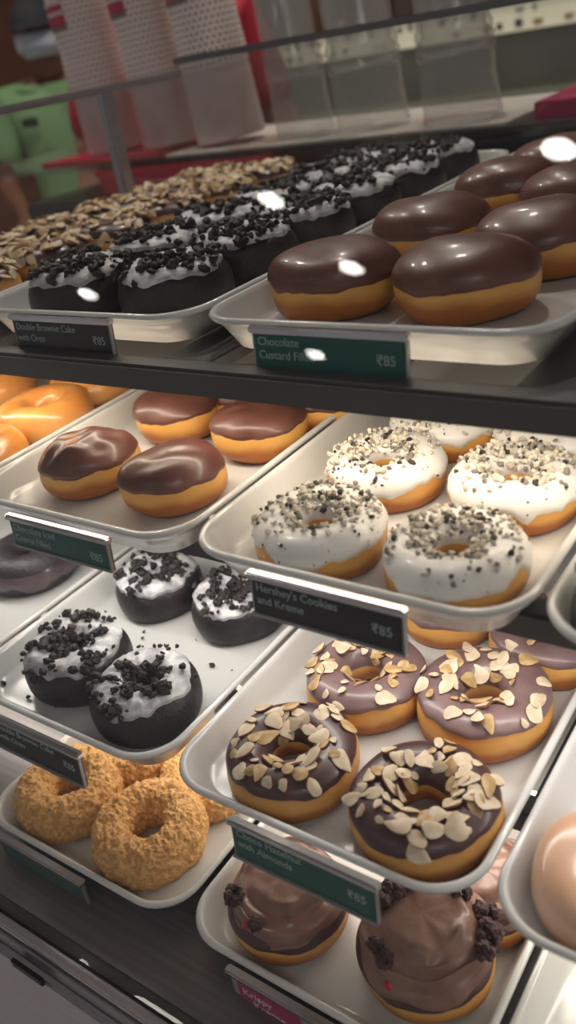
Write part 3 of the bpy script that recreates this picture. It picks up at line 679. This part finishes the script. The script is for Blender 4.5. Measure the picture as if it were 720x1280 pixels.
# ------------------------------------------------------------------ people
def skin(name, V, E, R, m, parent=None, sub=2):
    me = bpy.data.meshes.new(name); me.from_pydata(V, E, []); o = bpy.data.objects.new(name, me); COL.objects.link(o)
    o.modifiers.new('s', 'SKIN'); me.skin_vertices[0].data[0].use_root = True
    for i, r in enumerate(R): me.skin_vertices[0].data[i].radius = r if isinstance(r, tuple) else (r, r); 
    sm = o.modifiers.new('u', 'SUBSURF'); sm.levels = sub; sm.render_levels = sub
    bpy.context.view_layer.update()
    m2 = bpy.data.meshes.new_from_object(o.evaluated_get(bpy.context.evaluated_depsgraph_get())); bpy.data.objects.remove(o)
    m2.materials.clear(); m2.materials.append(m); m2.name = name
    for p in m2.polygons: p.use_smooth = True
    r = bpy.data.objects.new(name, m2); COL.objects.link(r)
    if parent: r.parent = parent
    return r
def person(label, loc, rz, skinm, shirtm, trousm, capm, hands, mask=True, hs=1.0, head_tilt=.25, badge=None):
    # local frame: faces -Y; hands = {side: (elbow, wrist)}
    t = tag(empty('person', loc, rz, hs), label, 'person')
    V = [(0, 0, .95), (0, .01, 1.10), (0, .01, 1.26), (0, .02, 1.38), (0, .01, 1.46), (0, -.01, 1.49), (0, -.03, 1.545), (0, -.035, 1.625)]
    R = [(.14, .10), (.135, .10), (.15, .11), (.13, .09), (.055, .055), (.052, .052), (.070, .075), (.066, .075)]
    E = [(i, i+1) for i in range(7)]
    arms = {}
    for sd in (-1, 1):
        el, wr = hands[sd]; el = Vector(el); wr = Vector(wr); b = len(V)
        V += [(sd*.16, .02, 1.40), tuple(el), tuple(el.lerp(wr, .5)), tuple(wr)]; R += [.058, .042, .038, .027]; E += [(3, b), (b, b+1), (b+1, b+2), (b+2, b+3)]
        d = (wr-el).normalized(); side = d.cross(Vector((0, 0, 1))).normalized(); dn = d.cross(side).normalized()
        if dn.z > 0: dn = -dn
        pm_ = wr+d*.045; V.append(tuple(pm_)); R.append((.034, .018)); E.append((b+3, b+4)); pb = b+4
        for k, (off, ln) in enumerate(((-.027, .062), (-.009, .074), (.009, .078), (.027, .070))):
            a = pm_+side*off+d*.035; c1 = a+d*ln*.5+dn*.008; c2 = c1+d*ln*.35+dn*ln*.4; q = len(V)
            V += [tuple(a), tuple(c1), tuple(c2)]; R += [.0095, .0085, .007]; E += [(pb, q), (q, q+1), (q+1, q+2)]
        th_ = wr+d*.025-side*sd*-.030; q = len(V); V += [tuple(th_), tuple(th_+d*.035-side*sd*-.018+dn*.01)]; R += [.012, .009]; E += [(pb, q), (q, q+1)]
        # legs
        q = len(V); V += [(sd*.09, 0, .88), (sd*.10, -.01, .50), (sd*.10, .02, .09), (sd*.11, -.10, .04)]; R += [.085, .058, .042, (.042, .032)]; E += [(0, q), (q, q+1), (q+1, q+2), (q+2, q+3)]
        arms[sd] = (el, wr)
    body = skin('body', V, E, R, skinm, t)
    # head features: nose, ears, eyes
    hd = Vector((0, -.035, 1.585))
    for sd in (-1, 1):
        vs, fs = ico(); MB().add([Vector((v.x*.012, v.y*.012, v.z*.010))+hd+Vector((sd*.030, -.066, .028)) for v in vs], fs).build('eye', mat('eye_white', (.7, .68, .65), .2), t)
        MB().add([Vector((v.x*.005, v.y*.004, v.z*.006))+hd+Vector((sd*.030, -.078, .026)) for v in vs], fs).build('pupil', BLACK, t)
        MB().add([Vector((v.x*.008, v.y*.018, v.z*.030))+hd+Vector((sd*.074, .005, .005)) for v in vs], fs).build('ear', skinm, t)
    # shirt with short sleeves
    sV = [(0, 0, .90), (0, .01, 1.08), (0, .01, 1.26), (0, .02, 1.385), (0, .015, 1.43)]; sR = [(.165, .12), (.155, .118), (.168, .125), (.145, .10), (.075, .07)]; sE = [(0, 1), (1, 2), (2, 3), (3, 4)]
    for sd in (-1, 1):
        el = arms[sd][0]; sh = Vector((sd*.165, .02, 1.405)); b = len(sV); mid = sh.lerp(el, .8); sV += [tuple(sh), tuple(mid)]; sR += [.070, .060]; sE += [(3, b), (b, b+1)]
    skin('shirt', sV, sE, sR, shirtm, t)
    pV = [(0, 0, .93)]; pR = [(.160, .118)]; pE = []
    for sd in (-1, 1):
        q = len(pV); pV += [(sd*.09, 0, .86), (sd*.10, -.01, .50), (sd*.10, .02, .10)]; pR += [.098, .072, .060]; pE += [(0, q), (q, q+1), (q+1, q+2)]
    skin('trousers', pV, pE, pR, trousm, t)
    # cap: dome with brim
    vs = []; fs = []; nu, nv = 32, 10
    for j in range(nv):
        v = j/(nv-1)*PI/2
        for i in range(nu):
            u = 2*PI*i/nu; vs.append((.088*math.cos(u)*math.cos(v), .100*math.sin(u)*math.cos(v)+hd.y+.01, 1.617+.088*math.sin(v)))
    for j in range(nv-1):
        for i in range(nu): fs.append((j*nu+i, j*nu+(i+1) % nu, (j+1)*nu+(i+1) % nu, (j+1)*nu+i))
    cp = MB().add(vs, fs).build('cap', capm, t)
    vs = []; fs = []
    for k in range(13):
        a = PI+PI*k/12
        for (r_, z_) in ((.98, .004), (1.0, 0)):
            vs.append((.088*math.cos(a)*r_, .1*math.sin(a)*r_+hd.y+.01, 1.619+z_)); vs.append((.080*math.cos(a), .165*math.sin(a)+hd.y+.01, 1.605+z_))
    for k in range(12):
        b = k*4; fs += [(b, b+1, b+5, b+4), (b+2, b+6, b+7, b+3), (b+1, b+3, b+7, b+5)]
    MB().add(vs, fs).build('brim', capm, cp)
    if mask:
        vs = []; fs = []; nu, nv = 18, 10
        for j in range(nv):
            z = -.062+.075*j/(nv-1)
            for i in range(nu):
                a = PI*1.12+PI*.76*i/(nu-1); b = 1+.10*math.sin(PI*j/(nv-1))*math.sin(PI*i/(nu-1))+.004*math.sin(j*2.2)
                k = 1-.25*max(0, (-z-.03)/.03)
                vs.append((.080*math.cos(a)*b*k, .098*math.sin(a)*b*k+hd.y+.004, hd.z+z))
        for j in range(nv-1):
            for i in range(nu-1): fs.append((j*nu+i, j*nu+i+1, (j+1)*nu+i+1, (j+1)*nu+i))
        mk = MB().add(vs, fs).build('face_mask', mat('mask_cloth', (.60, .66, .76), .8), t)
        mk.modifiers.new('thick', 'SOLIDIFY').thickness = .002
        for sd in (-1, 1): MB().tube([(sd*.072, hd.y-.03, hd.z-.045), (sd*.080, hd.y+.01, hd.z-.03), (sd*.080, hd.y+.015, hd.z+.01), (sd*.072, hd.y-.03, hd.z+.01)], .0015, 6).build('ear_loop', WPOST, mk)
    if badge: boxo('badge', (badge[0]-.028, badge[1], badge[2]-.014), (badge[0]+.028, badge[1]+.006, badge[2]+.014), BLACK, t, bev=.002)
    return t
SKINM = mat('brown_skin', (.20, .075, .045), .5, sss=.1); SKIN2 = mat('light_brown_skin', (.38, .20, .14), .5, sss=.1)
GSH = mat('pale_green_cloth', (.20, .36, .17), .8, bump=.3, bscale=60); RSH = mat('red_cloth', (.42, .012, .035), .75, bump=.3, bscale=60)
DTR = mat('dark_trousers', (.03, .03, .035), .8); CAPB = mat('black_cap_cloth', (.012, .012, .018), .8)
p = at(54, 58, D=3.4)
person('employee in a pale green shirt, black cap and grey face mask standing at the left', (p.x, p.y, 0), math.radians(38), SKINM, GSH, DTR, CAPB,
       {-1: ((-.24, -.04, 1.14), (-.16, -.26, 1.08)), 1: ((.26, -.03, 1.14), (.17, -.27, 1.10))}, True, p.z/1.555, badge=(-.085, -.135, 1.34))
p = at(222, 120, D=2.45)
person('employee in a red shirt standing behind the dotted paper cup stacks', (p.x, p.y, 0), math.radians(36), SKIN2, RSH, DTR, mat('red_cap_cloth', (.35, .01, .03), .8),
       {-1: ((-.25, .03, 1.12), (-.23, -.08, .90)), 1: ((.25, .03, 1.12), (.23, -.08, .90))}, False, 1.08)

# ------------------------------------------------------------------ room
FL = mat('floor_tile', (.48, .45, .45), .35, col2=(.56, .53, .52), nscale=3); WL = mat('brown_wall', (.20, .075, .035), .6, col2=(.25, .10, .05), nscale=3)
CE = mat('ceiling_paint', (.6, .58, .58), .8); WB = mat('dark_wall', (.14, .10, .08), .6, col2=(.18, .13, .10), nscale=2)
tag(boxo('floor', (-6, -6, -.05), (4, 5, 0), FL, None, bev=0), kind='structure')
tag(boxo('ceiling', (-6, -6, 2.952), (4, 5, 3.05), CE, None, bev=0), kind='structure')
tag(boxo('wall_back', (-6, 4.0, 0), (4, 4.1, 2.952), WB, None, bev=0), kind='structure')
tag(boxo('wall_left', (-4.1, 1.2, 0), (-4.0, 4.0, 2.952), WL, None, bev=0), kind='structure')
def downlight(x, y, lab, lm=None):
    t = tag(empty('ceiling_downlight', (x, y, 2.952)), lab, 'ceiling light', 'round ceiling downlights')
    vs, fs = lathe([(.070, 0), (.082, -.001), (.084, -.006), (.070, -.008), (.055, -.004), (.055, 0)], 32); MB().add(vs, fs).build('trim_ring', WPOST, t)
    vs, fs = lathe([(.001, -.003), (.055, -.003), (.055, -.0005)], 32); MB().add(vs, [f[::-1] for f in fs]).build('lamp_disc', lm or LAMPM, t)
def seen_in_glass(px, py):                   # where on the ceiling the lamp hangs whose reflection shows in the slanted front glass
    dr = ray(px, py).normalized(); nn = gn; o = Vector((0, 0, EYE)); tt = (gp0-o).dot(nn)/dr.dot(nn)
    h_ = o+dr*tt; r_ = dr-2*dr.dot(nn)*nn; q_ = (2.952-h_.z)/r_.z; return h_.x+r_.x*q_, h_.y+r_.y*q_
for k, (x, y) in enumerate([seen_in_glass(*q) for q in ((440, 334), (340, 250), (700, 186), (110, 367), (395, 443))]+[(.6, -1.3)]):
    downlight(x, y, 'round ceiling downlight over the shop floor in front of the case')
for k, (x, y) in enumerate(((-1.6, 1.2), (-.7, 1.35), (-2.4, 1.5), (-1.2, 2.2))):  # added unseen lamps that brighten the cups and the staff
    downlight(x, y, 'added round fill light above the staff area behind the case, out of view', LAMPB)

for x, y in ((1.6, -1.0), (2.4, -3.2), (-.4, -4.6)):  # fill panels added out of view to soften and raise the overall light
    t = tag(empty('added_fill_panel', (x, y, 2.952)), 'added rectangular fill light panel over the shop floor, out of view', 'ceiling light', 'added fill light panels')
    boxo('panel_frame', (-.62, -.32, -.012), (.62, .32, 0), WPOST, t); boxo('diffuser', (-.59, -.29, -.016), (.59, .29, -.0125), mat('fill_panel_glow', (.9, .9, .9), .5, emit=(1, .96, .94, 5)), t, bev=0)

w = bpy.data.worlds.new('world'); S.world = w; w.use_nodes = True; b = w.node_tree.nodes['Background']; b.inputs[0].default_value = (.80, .78, .82, 1); b.inputs[1].default_value = .23
S.view_settings.view_transform = 'Standard'; S.view_settings.look = 'None'; S.view_settings.gamma = 1; S.view_settings.use_curve_mapping = False
S.view_settings.exposure = 0
